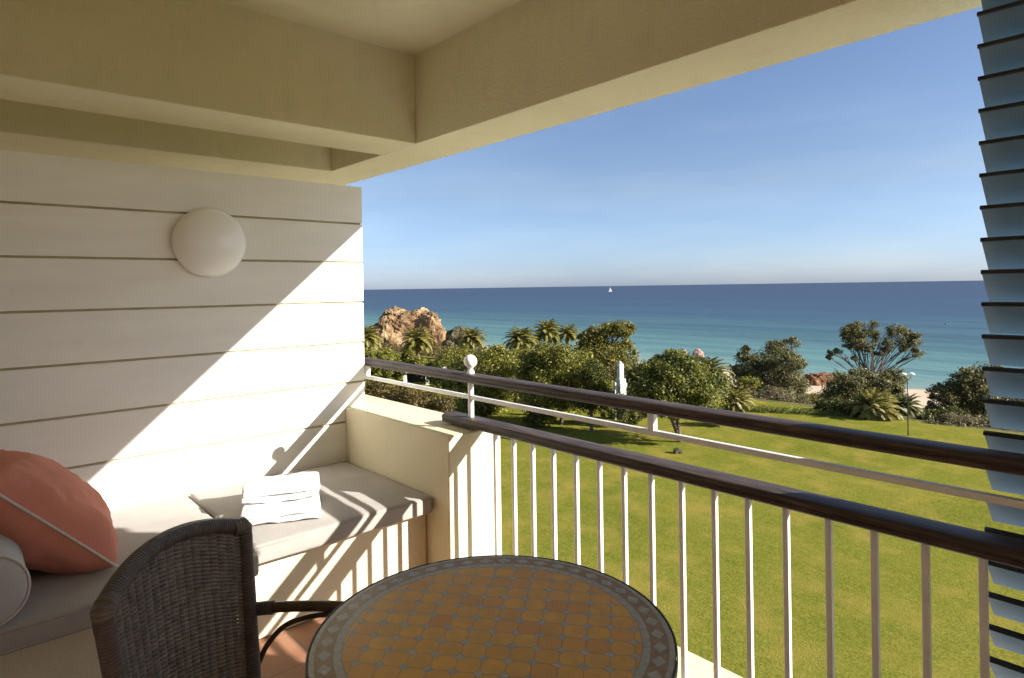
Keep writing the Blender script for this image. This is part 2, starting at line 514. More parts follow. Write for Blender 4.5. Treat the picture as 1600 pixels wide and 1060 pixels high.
# ------------------------------------------------------------------ mesh helpers
class MB:
    """Collects shapes that become ONE mesh object."""
    def __init__(self):
        self.v, self.f, self.uv, self.n = [], [], [], 0

    def add(self, verts, faces, uvs=None):
        o = self.n
        self.v.extend([tuple(p) for p in verts])
        self.n += len(verts)
        for i, fc in enumerate(faces):
            self.f.append(tuple(o + k for k in fc))
            self.uv.append(uvs[i] if uvs else [(0, 0)] * len(fc))
        return self

    def box(self, x0, x1, y0, y1, z0, z1):
        return self.add([(x0, y0, z0), (x1, y0, z0), (x1, y1, z0), (x0, y1, z0), (x0, y0, z1), (x1, y0, z1), (x1, y1, z1), (x0, y1, z1)],
                        [(0, 3, 2, 1), (4, 5, 6, 7), (0, 1, 5, 4), (1, 2, 6, 5), (2, 3, 7, 6), (3, 0, 4, 7)])

    def rbox(self, x0, x1, y0, y1, z0, z1, b=0.01, seg=3):
        bm = bmesh.new()
        bmesh.ops.create_cube(bm, size=1)
        for v in bm.verts:
            v.co = Vector((x0 + (v.co.x + .5) * (x1 - x0), y0 + (v.co.y + .5) * (y1 - y0), z0 + (v.co.z + .5) * (z1 - z0)))
        bmesh.ops.bevel(bm, geom=bm.edges[:], offset=b, segments=seg, affect='EDGES', profile=0.5)
        bm.verts.index_update()
        self.add([v.co[:] for v in bm.verts], [[v.index for v in f.verts] for f in bm.faces])
        bm.free()
        return self

    def tube(self, pts, rad, seg=8, cap=True, closed=False):
        pts = [Vector(p) for p in pts]
        n = len(pts)
        rads = rad if isinstance(rad, (list, tuple)) else [rad] * n
        t0 = (pts[1] - pts[0]).normalized()
        ref = Vector((0, 0, 1)) if abs(t0.z) < 0.9 else Vector((1, 0, 0))
        nrm = (ref - t0 * ref.dot(t0)).normalized()
        vs, ln = [], [0.0]
        for i in range(n):
            if closed:
                t = (pts[(i + 1) % n] - pts[i - 1]).normalized()
            else:
                t = (pts[min(i + 1, n - 1)] - pts[max(i - 1, 0)]).normalized()
            nrm = (nrm - t * nrm.dot(t))
            nrm = nrm.normalized() if nrm.length > 1e-6 else Vector((1, 0, 0))
            b = t.cross(nrm)
            for k in range(seg):
                a = 2 * math.pi * k / seg
                vs.append(pts[i] + (nrm * math.cos(a) + b * math.sin(a)) * rads[i])
            if i:
                ln.append(ln[-1] + (pts[i] - pts[i - 1]).length)
        fs, uvs = [], []
        m = n if closed else n - 1
        for i in range(m):
            j = (i + 1) % n
            l1 = ln[j] if j else ln[-1] + (pts[0] - pts[-1]).length
            for k in range(seg):
                q = (k + 1) % seg
                fs.append((i * seg + k, i * seg + q, j * seg + q, j * seg + k))
                uvs.append([(k / seg, ln[i]), ((k + 1) / seg, ln[i]), ((k + 1) / seg, l1), (k / seg, l1)])
        if cap and not closed:
            fs.append(tuple(reversed(range(seg))))
            uvs.append([(0, 0)] * seg)
            fs.append(tuple((n - 1) * seg + k for k in range(seg)))
            uvs.append([(0, 0)] * seg)
        return self.add(vs, fs, uvs)

    def lathe(self, prof, seg=32, c=(0, 0, 0), M4=None):
        vs, fs = [], []
        n = len(prof)
        for (r, z) in prof:
            for k in range(seg):
                a = 2 * math.pi * k / seg
                p = Vector((r * math.cos(a), r * math.sin(a), z))
                if M4:
                    p = M4 @ p
                vs.append(p + Vector(c))
        for i in range(n - 1):
            for k in range(seg):
                q = (k + 1) % seg
                fs.append((i * seg + k, i * seg + q, (i + 1) * seg + q, (i + 1) * seg + k))
        fs.append(tuple(reversed(range(seg))))
        fs.append(tuple((n - 1) * seg + k for k in range(seg)))
        return self.add(vs, fs)

    def extr(self, prof, x0, x1):
        """A closed (y, z) outline run along x."""
        n = len(prof)
        vs = [(x0, y, z) for y, z in prof] + [(x1, y, z) for y, z in prof]
        fs = [(i, (i + 1) % n, n + (i + 1) % n, n + i) for i in range(n)]
        fs += [tuple(reversed(range(n))), tuple(range(n, 2 * n))]
        return self.add(vs, fs)

    def build(self, name, mat, parent=None, smooth=False, angle=None):
        me = bpy.data.meshes.new(name)
        me.from_pydata(self.v, [], self.f)
        ul = me.uv_layers.new(name='UVMap')
        flat = [c for fu in self.uv for p in fu for c in p]
        ul.data.foreach_set('uv', flat)
        me.materials.append(mat)
        bm = bmesh.new()
        bm.from_mesh(me)
        bmesh.ops.recalc_face_normals(bm, faces=bm.faces[:])
        bm.to_mesh(me)
        bm.free()
        if smooth:
            me.polygons.foreach_set('use_smooth', [True] * len(me.polygons))
            if angle:
                me.set_sharp_from_angle(angle=R(angle))
        return link(name, me, parent)


def link(name, me, parent=None):
    o = bpy.data.objects.new(name, me)
    col.objects.link(o)
    if parent:
        o.parent = parent
    return o


def quads(name, V, mat, parent=None):
    """V: (n, 4, 3) array of loose quads: leaves and leaflets."""
    n = len(V)
    me = bpy.data.meshes.new(name)
    me.vertices.add(n * 4)
    me.vertices.foreach_set('co', np.ascontiguousarray(V, dtype=np.float32).ravel())
    me.loops.add(n * 4)
    me.loops.foreach_set('vertex_index', np.arange(n * 4, dtype=np.int32))
    me.polygons.add(n)
    me.polygons.foreach_set('loop_start', np.arange(0, n * 4, 4, dtype=np.int32))
    me.materials.append(mat)
    me.update(calc_edges=True)
    return link(name, me, parent)


def tag(o, label=None, cat=None, group=None, kind=None):
    if label: o['label'] = label
    if cat: o['category'] = cat
    if group: o['group'] = group
    if kind: o['kind'] = kind
    return o


def empty(name, loc, label, cat, group=None, rz=0):
    o = bpy.data.objects.new(name, None)
    col.objects.link(o)
    o.location = loc
    o.rotation_euler = (0, 0, rz)
    o.empty_display_size = 0.2
    return tag(o, label, cat, group)


def struct(o):
    o['kind'] = 'structure'
    return o


def spline(pts, n=12):
    """Catmull-Rom through the points."""
    P = [Vector(p) for p in pts]
    P = [P[0] * 2 - P[1]] + P + [P[-1] * 2 - P[-2]]
    out = []
    for i in range(1, len(P) - 2):
        for k in range(n):
            t = k / n
            out.append(0.5 * ((2 * P[i]) + (P[i + 1] - P[i - 1]) * t + (2 * P[i - 1] - 5 * P[i] + 4 * P[i + 1] - P[i + 2]) * t * t
                              + (3 * P[i] - P[i - 1] - 3 * P[i + 1] + P[i + 2]) * t ** 3))
    out.append(P[-2])
    return out


# ------------------------------------------------------------------ the balcony's shell
WX = -4.0            # face of the boarded partition
YR = 2.25            # railing line
struct(MB().box(-8, 5.2, -1.4, 2.13, -0.3, 0).build('floor', M['tile']))
struct(MB().box(-8, 5.2, 2.13, 2.45, -0.34, 0.006).build('floor_edge', M['parapet']))
struct(MB().box(-8, 5.2, -1.5, 2.385, 3.244, 3.6).build('ceiling', M['ceiling']))
cb = MB().rbox(-8, 5.4, 2.385, 2.795, 2.64, 3.6, 0.006, 2)
struct(cb.build('ceiling_beam_front', M['ceiling']))
struct(MB().rbox(-4.08, -3.62, -1.5, 2.385, 2.64, 3.25, 0.006, 2).build('ceiling_beam_side', M['ceiling']))
struct(MB().rbox(-8, -4.89, -1.5, 2.385, 2.64, 3.25, 0.006, 2).build('ceiling_beam_neighbour', M['ceiling']))
struct(MB().box(-8, 5.2, -1.7, -1.4, -0.3, 3.6).build('wall_back', M['boards']))  # unseen wall behind the viewpoint, made white to bounce light inward
struct(MB().box(5.2, 5.35, -1.4, 2.1, -0.3, 3.244).build('wall_far_side', M['boards']))  # unseen end wall, added for the light and set far out to admit more
struct(MB().box(-8.15, -8, -1.4, 2.1, -0.3, 3.244).build('wall_neighbour', M['boards']))

# boarded partition: eight boards with shadow gaps, one mesh
gz = [2.373, 2.113, 1.842, 1.563, 1.280, 1.006, 0.738, 0.462, 0.19, 0.0]
m = MB()
for a, b in zip(gz, gz[1:]):
    z1, z0 = a - (0.0065 if a < 2.37 else 0), b + (0.0065 if b > 0 else 0)
    m.rbox(-4.10, WX + random.uniform(-.0012, .0012), -1.39, 2.179 + random.uniform(-.002, .002), z0, z1, 0.003, 2)
pw = m.build('partition_wall', M['boards'])
MB().box(-4.09, WX - 0.016, -1.38, 2.172, 0.01, 2.36).build('joint_backing', M['joint'], pw)
tag(pw, 'white partition of wide horizontal boards behind the seat cushions', 'wall')
pw['kind'] = 'thing'

pp = MB().rbox(-8, -2.80, 2.03, 2.405, 0.004, 0.836, 0.008, 2).build('parapet_wall', M['parapet'])
tag(pp, 'low cream rendered parapet wall at the end of the bench', 'wall')
pp['kind'] = 'thing'

bb = MB().rbox(-3.985, -3.02, -1.38, 2.025, 0.002, 0.383, 0.012, 3).build('bench_base', M['parapet'])
tag(bb, 'cream rendered built in bench under the taupe seat cushions', 'bench')

# ------------------------------------------------------------------ railing
rail = empty('balcony_railing', (-2.88, YR, 0.0), 'white baluster railing with two dark wooden rails along the balcony edge', 'railing')


def rp(mb, name, mat, smooth=False, angle=40):
    o = mb.build(name, mat, rail, smooth, angle)
    o.matrix_parent_inverse = Matrix.Translation(rail.location).inverted()
    return o


def oval(cy, cz, w, h, n=20, e=0.62):
    return [(cy + w / 2 * math.copysign(abs(math.cos(a)) ** e, math.cos(a)), cz + h / 2 * math.copysign(abs(math.sin(a)) ** e, math.sin(a)))
            for a in [2 * math.pi * k / n for k in range(n)]]


def rail_profile(cy, z0, z1, w):
    """A broad flat topped handrail: an overhanging cap over a slightly narrower body."""
    h = z1 - z0
    k = min(h * .42, .016)
    half = [(0, z1 + .0015), (w * .30, z1), (w / 2 - k, z1 - .0015), (w / 2 - k * .45, z1 - k * .22), (w / 2 - k * .1, z1 - k * .6), (w / 2, z1 - k),
            (w / 2, z0 + h * .50), (w / 2 - .004, z0 + h * .46), (w / 2 - .0045, z0 + h * .40), (w / 2 - .002, z0 + h * .34), (w / 2 - .003, z0 + h * .12), (w / 2 - .010, z0)]
    r = half + [(-a, b) for a, b in reversed(half) if a > 0]
    return [(cy + a, b) for a, b in r]


m = MB()
nseg = 40
rp(MB().extr(rail_profile(YR, 1.106, 1.152, 0.105), -5.6, 5.19), 'upper_rail', M['wood'], True, 35)
rp(MB().extr(rail_profile(YR, 0.850, 0.900, 0.120), -3.09, 5.19), 'lower_rail', M['wood'], True, 35)
rp(MB().rbox(-5.6, 5.19, YR - 0.012, YR + 0.012, 1.004, 1.028, 0.004, 2), 'rod', M['white_metal'])
for x in (-4.09, -1.615):
    rp(MB().rbox(x - .016, x + .016, YR - .016, YR + .016, 1.024, 1.109, 0.004, 2), 'stub_post', M['white_metal'])
rp(MB().tube([(-2.88, YR, 0.896), (-2.88, YR, 1.112)], 0.017, 20), 'post', M['white_metal'], True, 40)
prof = [(0.022, 1.150), (0.022, 1.167), (0.015, 1.174), (0.014, 1.182), (0.020, 1.190)]
prof += [(0.039 * math.sin(a), 1.224 - 0.039 * math.cos(a)) for a in [R(40 + 140 * k / 14) for k in range(15)]]
rp(MB().lathe(prof, 28, (-2.88, YR, 0)), 'finial', M['white_metal'], True, 50)
bx = [-2.664, -2.513, -2.366, -2.216, -2.062, -1.916, -1.772, -1.625, -1.474, -1.324, -1.183, -1.038, -0.890, -0.746, -0.601, -0.455]
bx += [-0.31 + 0.1455 * k for k in range(37)]
for x in bx:
    rp(MB().rbox(x - .0105, x + .0105, YR - .0105, YR + .0105, 0.004, 0.854, 0.003, 2), 'baluster', M['white_metal'])

# ------------------------------------------------------------------ louvred shutter
sh = empty('louvred_shutter', (-0.49, 2.5, 0.02), 'slate blue louvred sun shutter hanging outside the railing', 'shutter')
m, e = MB(), MB()
z = 2.607
while z > 0.15:
    x0, x1 = -0.49, 2.15
    # inclined blade, with a thick dark inner lip
    m.extr([(2.464, z), (2.474, z + .003), (2.566, z - .090), (2.566, z - .101), (2.558, z - .101), (2.464, z - .008)], x0, x1)
    e.extr([(2.456, z + .004), (2.472, z + .006), (2.4725, z + .0035), (2.4635, z + .001), (2.4635, z - .009), (2.456, z - .007)], x0 - 0.002, x1)
    z -= 0.1032
for mb, nm, mt in ((m, 'louvre_blades', M['slat']), (e, 'blade_lips', M['slat_edge'])):
    o = mb.build(nm, mt, sh)
    o.matrix_parent_inverse = Matrix.Translation(sh.location).inverted()
for x in (0.35, 1.2, 2.08):
    o = MB().rbox(x, x + .05, 2.575, 2.60, 0.03, 2.66, 0.004, 2).build('carrier_bar', M['slat_edge'], sh)
    o.matrix_parent_inverse = Matrix.Translation(sh.location).inverted()

# ------------------------------------------------------------------ wall lamp
wl = empty('wall_lamp', (WX, 1.16, 1.945), 'round opal glass lamp on the white boarded partition', 'lamp')
prof = [(0.201 * math.sin(a) ** 0.93 if a > 0 else 0.001, 0.028 + 0.095 * math.cos(a)) for a in [R(4 + 86 * k / 16) for k in range(17)]]
prof = list(reversed(prof))
prof = [(0.190, 0.012), (0.203, 0.014), (0.206, 0.021), (0.203, 0.027)] + prof
Mx = Matrix.Rotation(R(90), 4, 'Y')
MB().lathe(prof, 56, (0, 0, 0), Mx).build('globe', M['opal'], wl, True, 60)
MB().lathe([(0.13, 0.0), (0.13, 0.02), (0.12, 0.03)], 40, (0, 0, 0), Mx).build('mounting_plate', M['white_metal'], wl, True, 40)


# ------------------------------------------------------------------ cushions
def cushion(name, x0, x1, y0, y1, z0, z1, label, seed):
    cx, cy = (x0 + x1) / 2, (y0 + y1) / 2
    bm = bmesh.new()
    bmesh.ops.create_cube(bm, size=1)
    for v in bm.verts:
        v.co = Vector((v.co.x * (x1 - x0), v.co.y * (y1 - y0), (v.co.z) * (z1 - z0)))
    bmesh.ops.bevel(bm, geom=bm.edges[:], offset=0.022, segments=3, affect='EDGES', profile=0.6)
    bmesh.ops.subdivide_edges(bm, edges=[ed for ed in bm.edges if ed.calc_length() > 0.3], cuts=24, use_grid_fill=True)
    for v in bm.verts:
        q = Vector((v.co.x * 2.2 + seed, v.co.y * 2.2, v.co.z * 2))
        ex = max(0.0, 1 - (abs(v.co.x) / ((x1 - x0) / 2)) ** 4) * max(0.0, 1 - (abs(v.co.y) / ((y1 - y0) / 2)) ** 4)
        if v.co.z > 0:
            v.co.z += 0.010 * ex + 0.006 * mnoise.noise(q * 2.5) * ex
        nx = mnoise.noise(q * 1.5) * 0.006
        v.co.x += nx if abs(v.co.z) < (z1 - z0) else 0
        v.co.y += mnoise.noise(q * 1.7 + Vector((5, 3, 1))) * 0.004
    bm.verts.index_update()
    t = tag(bpy.data.objects.new(name, None), label, 'cushion')
    t.location = (cx, cy, z0)
    col.objects.link(t)
    mb = MB().add([v.co[:] for v in bm.verts], [[v.index for v in f.verts] for f in bm.faces])
    bm.free()
    pad = mb.build('pad', M['cushion'], t, True, 50)
    pad.location.z = (z1 - z0) / 2
    hx, hy = (x1 - x0) / 2 - .004, (y1 - y0) / 2 - .004
    pm = MB()
    for zz in (0.012, z1 - z0 - 0.012):
        r = 0.02
        loop = []
        for (sx, sy, a0) in ((1, 1, 0), (-1, 1, 90), (-1, -1, 180), (1, -1, 270)):
            for k in range(5):
                a = R(a0 + 90 * k / 4)
                loop.append((sx * (hx - r) + r * math.cos(a), sy * (hy - r) + r * math.sin(a), zz))
        pm.tube(loop, 0.0045, 6, closed=True)
    pm.build('piping', M['dark_piping'], t, True)
    return t


cushion('seat_cushion', -3.985, -2.94, 1.025, 2.018, 0.385, 0.478, 'square taupe seat cushion under the white towel, beside the cream parapet', 1.0)
cushion('seat_cushion', -3.985, -2.83, -0.75, 1.012, 0.385, 0.478, 'long taupe seat cushion under the coral pillow and grey bolster', 7.0)

# bolster
bo = empty('bolster', (-3.30, 0.075, 0.612), 'grey cylindrical bolster with piped end, lying in front of the coral pillow', 'bolster')
Mx = Matrix.Rotation(R(90), 4, 'Y')
rb = 0.128
prof = [(rb * .02, -.47), (rb * .6, -.468), (rb - .006, -.455), (rb, -.44), (rb * 1.012, -.2), (rb * 1.018, 0), (rb * 1.012, .2), (rb, .44), (rb - .006, .452), (rb * .9, .458), (rb * .6, .468), (rb * .02, .472)]
MB().lathe(prof, 56, (0, 0, 0), Mx).build('roll', M['bolster'], bo, True, 60)
for s in (-.448, .448):
    MB().tube([(s, (rb + .001) * math.cos(a), (rb + .001) * math.sin(a)) for a in [2 * math.pi * k / 48 for k in range(48)]], 0.005, 6, closed=True).build('piping', M['piping'], bo, True)

# coral pillow, leaning back on the bolster
def pillow(name, label, origin, ex, ey, W, Hh, T):
    """ex runs along the foot of the pillow, ey up its face."""
    ez = ex.cross(ey).normalized()
    t = empty(name, origin, label, 'pillow')
    n = 40
    mb = MB()
    vs, idx = [], {}

    def P(i, j, side):
        a, b = -1 + 2 * i / n, -1 + 2 * j / n
        ca = 1 - abs(a) ** 2.6
        cb = 1 - abs(b) ** 2.6
        h = T * (max(ca, 0) ** .55) * (max(cb, 0) ** .55)
        pin = 1 - 0.075 * (1 - a * a) * abs(b) ** 3
        pin2 = 1 - 0.075 * (1 - b * b) * abs(a) ** 3
        x, y = a * W / 2 * pin2, b * Hh / 2 * pin + Hh / 2
        q = Vector((a * 1.6, b * 1.6, 3.1 * side))
        fold = mnoise.noise(q * 1.4) * .022 + (0.5 - abs(mnoise.noise(Vector((a * 3.2 + b * 2.4, b * 1.2 - a * .7, side * 2 + 5))))) * 0.014 + (0.5 - abs(mnoise.noise(Vector((a * 6 - b * 4, b * 2.5 + a, side * 3))))) * 0.005
        edge = min(1 - abs(a), 1 - abs(b))
        fold += (mnoise.noise(Vector((a * 9, b * 9, side))) * 0.010) * (1 if edge < .3 else .4)
        h2 = h * side + fold * min(1, edge * 5)
        return ex * x + ey * y + ez * h2
    for side in (1, -1):
        base = len(vs)
        for i in range(n + 1):
            for j in range(n + 1):
                vs.append(P(i, j, side))
        fs = [(base + i * (n + 1) + j, base + (i + 1) * (n + 1) + j, base + (i + 1) * (n + 1) + j + 1, base + i * (n + 1) + j + 1) for i in range(n) for j in range(n)]
        mb.f.extend([tuple(f) for f in fs])
        mb.uv.extend([[(0, 0)] * 4] * len(fs))
    mb.v = [tuple(v) for v in vs]
    mb.n = len(vs)
    mb.build('cover', M['coral'], t, True)
    loop = [P(i, 0, 1) for i in range(n)] + [P(n, j, 1) for j in range(n)] + [P(i, n, 1) for i in range(n, 0, -1)] + [P(0, j, 1) for j in range(n, 0, -1)]
    MB().tube(loop, 0.0055, 6, closed=True).build('piping', M['piping'], t, True)
    return t


ey = Vector((0.02, -0.60, 0.62)).normalized()
ex = Vector((1, 0.05, 0.0))
ex = (ex - ey * ex.dot(ey)).normalized()
pillow('scatter_pillow', 'large coral pink pillow with pale piping leaning on the grey bolster', Vector((-3.37, 0.50, 0.500)), ex, ey, 0.60, 0.63, 0.178)


# ------------------------------------------------------------------ towel
def towel():
    t = empty('folded_towel', (-3.30, 1.30, 0.486), 'folded white terry towel on the square seat cushion', 'towel', rz=R(-23.8))

    def slab(x0, x1, y0, y1, z0, z1, seed, tilt=0.0, droop=0.0):
        bm = bmesh.new()
        bmesh.ops.create_cube(bm, size=1)
        for v in bm.verts:
            v.co = Vector(((v.co.x + .5) * (x1 - x0) + x0, (v.co.y + .5) * (y1 - y0) + y0, (v.co.z + .5) * (z1 - z0) + z0))
        bmesh.ops.bevel(bm, geom=bm.edges[:], offset=min(0.016, (z1 - z0) * .45), segments=3, affect='EDGES', profile=.5)
        bmesh.ops.subdivide_edges(bm, edges=[ed for ed in bm.edges if ed.calc_length() > 0.1], cuts=14, use_grid_fill=True)
        for v in bm.verts:
            q = Vector((v.co.x * 9 + seed, v.co.y * 9, v.co.z * 9))
            v.co.z += 0.013 * mnoise.noise(q) + 0.006 * mnoise.noise(q * 2.3)
            v.co.x += 0.008 * mnoise.noise(q * .7 + Vector((9, 0, 0)))
            v.co.y += 0.008 * mnoise.noise(q * .7 + Vector((0, 9, 0)))
            v.co.z += tilt * (x1 - v.co.x)
        bm.verts.index_update()
        mb.add([v.co[:] for v in bm.verts], [[v.index for v in f.verts] for f in bm.faces])
        bm.free()
    mb = MB()
    slab(-.20, .20, -.195, .195, 0.004, 0.030, 1)
    slab(-.195, .195, -.190, .190, 0.031, 0.055, 4)
    mb.build('lower_fold', M['towel'], t, True, 50)
    mb = MB()
    slab(-.205, .03, -.20, .19, 0.060, 0.086, 8, 0.10)
    slab(-.20, .02, -.195, .19, 0.090, 0.112, 12, 0.12)
    mb.build('upper_fold', M['towel'], t, True, 50)


towel()

# ------------------------------------------------------------------ table
TC = Vector((-1.293, 1.074, 0))
TR_ = 0.476
tb = empty('mosaic_table', TC, 'round ochre mosaic tile table beside the dark wicker chair', 'table')
M['mosaic'] = _mosaic(TR_)
MB().lathe([(0.30, .700), (TR_ - .006, .703), (TR_ - .002, .708), (TR_ - .002, .727), (TR_ - .005, .730)], 128).build('tabletop', M['mosaic'], tb, True, 30)
ring = [(TR_ * math.cos(a), TR_ * math.sin(a), 0) for a in [2 * math.pi * k / 128 for k in range(128)]]
m = MB()
vs = []
for (rr, zz) in ((TR_ - .001, .708), (TR_ + .0025, .708), (TR_ + .0025, .7302), (TR_ - .001, .7302)):
    vs += [(rr * math.cos(2 * math.pi * k / 128), rr * math.sin(2 * math.pi * k / 128), zz) for k in range(128)]
m.add(vs, [(a * 128 + k, a * 128 + (k + 1) % 128, ((a + 1) % 4) * 128 + (k + 1) % 128, ((a + 1) % 4) * 128 + k) for a in range(4) for k in range(128)])
m.build('rim', M['iron'], tb, True, 40)
for k in range(4):
    a = R(20 + 90 * k)
    c, s = math.cos(a), math.sin(a)
    pts = spline([(.34 * c, .34 * s, .70), (.27 * c, .27 * s, .55), (.10 * c, .10 * s, .38), (.16 * c, .16 * s, .18), (.33 * c, .33 * s, .008)], 8)
    MB().tube(pts, 0.010, 8).build('leg', M['iron'], tb, True, 50)
MB().tube([(.11 * math.cos(a), .11 * math.sin(a), .38) for a in [2 * math.pi * k / 32 for k in range(32)]], .007, 6, closed=True).build('ring', M['iron'], tb, True)

# ------------------------------------------------------------------ wicker chair
FW = Vector((0.81, 0.585, 0)).normalized()
ch = empty('wicker_chair', (-1.667, 0.650, 0), 'dark brown woven wicker armchair drawn up to the mosaic table', 'chair', rz=math.atan2(FW.y, FW.x) - math.pi / 2)


def back_pt(s, t):
    """s across (-1..1), t from seat (0) to the crest (1)."""
    crest = 0.905 + 0.060 * (1 - s * s)
    zz = 0.43 + t * (crest - 0.43)
    x = s * (0.225 + 0.040 * t)
    y = -0.245 - 0.055 * t - 0.055 * (1 - s * s)
    return Vector((x, y, zz))


fm = MB()
for s in (-1, 1):
    pts = [back_pt(s, t / 14) for t in range(15)]
    pts = [Vector((s * .215, -.26, 0.0)), Vector((s * .22, -.25, .22))] + pts
    MB().tube(pts, [0.018, 0.020] + [0.024] * 13 + [.025, .022], 14).build('back_post', M['wicker'], ch, True, 60)
for s in (-1, 1):
    c0 = back_pt(s, 1.0)
    MB().tube([back_pt(s, .955), back_pt(s, .985), c0 + Vector((-s * .010, 0, .004)), c0 + Vector((-s * .035, -.012, .006))], [.0245, .0262, .0265, .0248], 14).build('corner_binding', M['binding'], ch, True, 60)
pts = [back_pt(-1 + 2 * k / 28, 1.0) + Vector((0, 0, -0.004)) for k in range(29)]
MB().tube(pts, 0.0235, 14).build('top_rail', M['wicker'], ch, True, 60)
pts = [back_pt(-1 + 2 * k / 28, 0.02) for k in range(29)]
MB().tube(pts, 0.017, 10).build('lower_back_rail', M['wicker'], ch, True, 60)
# weave: upright stakes in pairs, and rows of strands passing in front of and behind them
wv = MB()
NS = 17
for k in range(NS):
    s = -0.93 + 1.86 * k / (NS - 1)
    for ds in (-0.012, 0.012):
        wv.tube([back_pt(s + ds, 0.02 + 0.95 * t / 12) for t in range(13)], 0.0042, 5)
NR = 84
diamonds = set()
for rrow in range(NR):
    t = 0.04 + 0.91 * rrow / (NR - 1)
    seg = []
    for k in range(NS * 4 + 1):
        s = -0.97 + 1.94 * k / (NS * 4)
        ph = (s + 0.93) / 1.86 * (NS - 1) * math.pi + (math.pi if rrow % 2 else 0)
        p = back_pt(s, t)
        nrm = Vector((s * .25, 1, 0)).normalized()
        off = 0.0085 * math.sin(ph + math.pi / 2)
        p = p + nrm * off + Vector((0, 0, 0.0022 * math.sin(ph * 2)))
        cellk = int(round((s + 0.93) / 1.86 * (NS - 1)))
        if (cellk, rrow // 1) in diamonds:
            if len(seg) > 2:
                wv.tube(seg, 0.0037, 5)
            seg = []
            continue
        seg.append(p)
    if len(seg) > 2:
        wv.tube(seg, 0.0037, 5)
wv.build('woven_back', M['strand'], ch, True, 60)
# seat
sm = MB().rbox(-.245, .245, -.24, .235, .405, .440, .016, 3)
sm.build('seat', M['strand'], ch, True, 40)
for s in (-1, 1):
    pts = spline([(s * .262, -.285, .640), (s * .285, -.16, .650), (s * .295, 0.0, .660), (s * .292, .12, .655), (s * .275, .205, .615), (s * .252, .235, .53), (s * .235, .225, .40), (s * .225, .215, .2), (s * .22, .215, 0.0)], 8)
    MB().tube(pts, 0.0165, 12).build('armrest', M['rattan'], ch, True, 60)
    pts = spline([(s * .258, -.255, .46), (s * .272, -.225, .53), (s * .285, -.165, .592), (s * .292, -.07, .626), (s * .294, .03, .642)], 8)
    MB().tube(pts, 0.0085, 8).build('arm_brace', M['rattan'], ch, True, 60)
    pts = [(s * .256, -.292, .640), (s * .272, -.235, .6445), (s * .277, -.205, .647)]
    MB().tube(pts, 0.0205, 12).build('arm_binding', M['wicker'], ch, True, 60)

# ------------------------------------------------------------------ land and sea
EG = 9.0                              # eye height above the lawn
LZ = EYE - EG
SZ = EYE - 20.0


def ground_z(x, y):
    pts = [(-40, LZ), (47, LZ), (52, LZ - 0.8), (72, LZ - 6.2), (92, LZ - 8.3), (118, LZ - 9.7), (134, LZ - 11.0), (170, LZ - 14), (400, LZ - 18)]
    for (a, za), (b, zb) in zip(pts, pts[1:]):
        if y <= b:
            k = (y - a) / (b - a)
            zz = za + (zb - za) * k
            break
    else:
        zz = pts[-1][1]
    w = min(max((y - 46) / 12, 0), 1)
    return zz + w * 0.5 * mnoise.noise(Vector((x * .07, y * .07, 0)))


def sheet(name, xs, ys, zf, mat):
    vs = [(x, y, zf(x, y)) for y in ys for x in xs]
    n = len(xs)
    fs = [(j * n + i, j * n + i + 1, (j + 1) * n + i + 1, (j + 1) * n + i) for j in range(len(ys) - 1) for i in range(n - 1)]
    me = bpy.data.meshes.new(name)
    me.from_pydata(vs, [], fs)
    me.materials.append(mat)
    me.polygons.foreach_set('use_smooth', [True] * len(me.polygons))
    return struct(link(name, me))


xs = [-600, -400, -300] + [-250 + 5 * k for k in range(76)] + [200, 300, 500]
sheet('lawn', [-140 + 4 * k for k in range(56)], [-6 + 2 * k for k in range(28)], lambda x, y: LZ + 0.05 * mnoise.noise(Vector((x * .12, y * .12, 4))) - (0.25 if y > 47 else 0), M['lawn'])
sheet('hillside', xs, [44 + 2 * k for k in range(31)], lambda x, y: ground_z(x, y) - 0.08, M['scrub'])
sheet('beach', xs, [104 + 4 * k for k in range(27)], lambda x, y: ground_z(x, y) - 0.08, M['sand'])
sheet('bounce_terrace', [-60, -20, -8, 0, 8, 20, 60], [-1.6, 2, 6, 10.3], lambda x, y: LZ + 0.03, M['bounce_paving'])  # unseen pale ground, added to bounce sunlight up onto the soffit
sheet('sea', [-90000, -20000, -4000, -800, 0, 800, 4000, 20000, 90000], [100, 300, 900, 3000, 10000, 40000, 120000], lambda x, y: SZ, M['sea'])


def ground_at(u, v):
    """Where the sight line through (u, v) meets the land."""
    for k in range(3000):
        d = 10 + k * 0.06
        p = at(u, v, d)
        if p.z <= ground_z(p.x, p.y):
            return p, d
    return at(u, v, 100), 100


# ------------------------------------------------------------------ vegetation
def unit(a):
    return a / np.maximum(np.linalg.norm(a, axis=-1, keepdims=True), 1e-9)


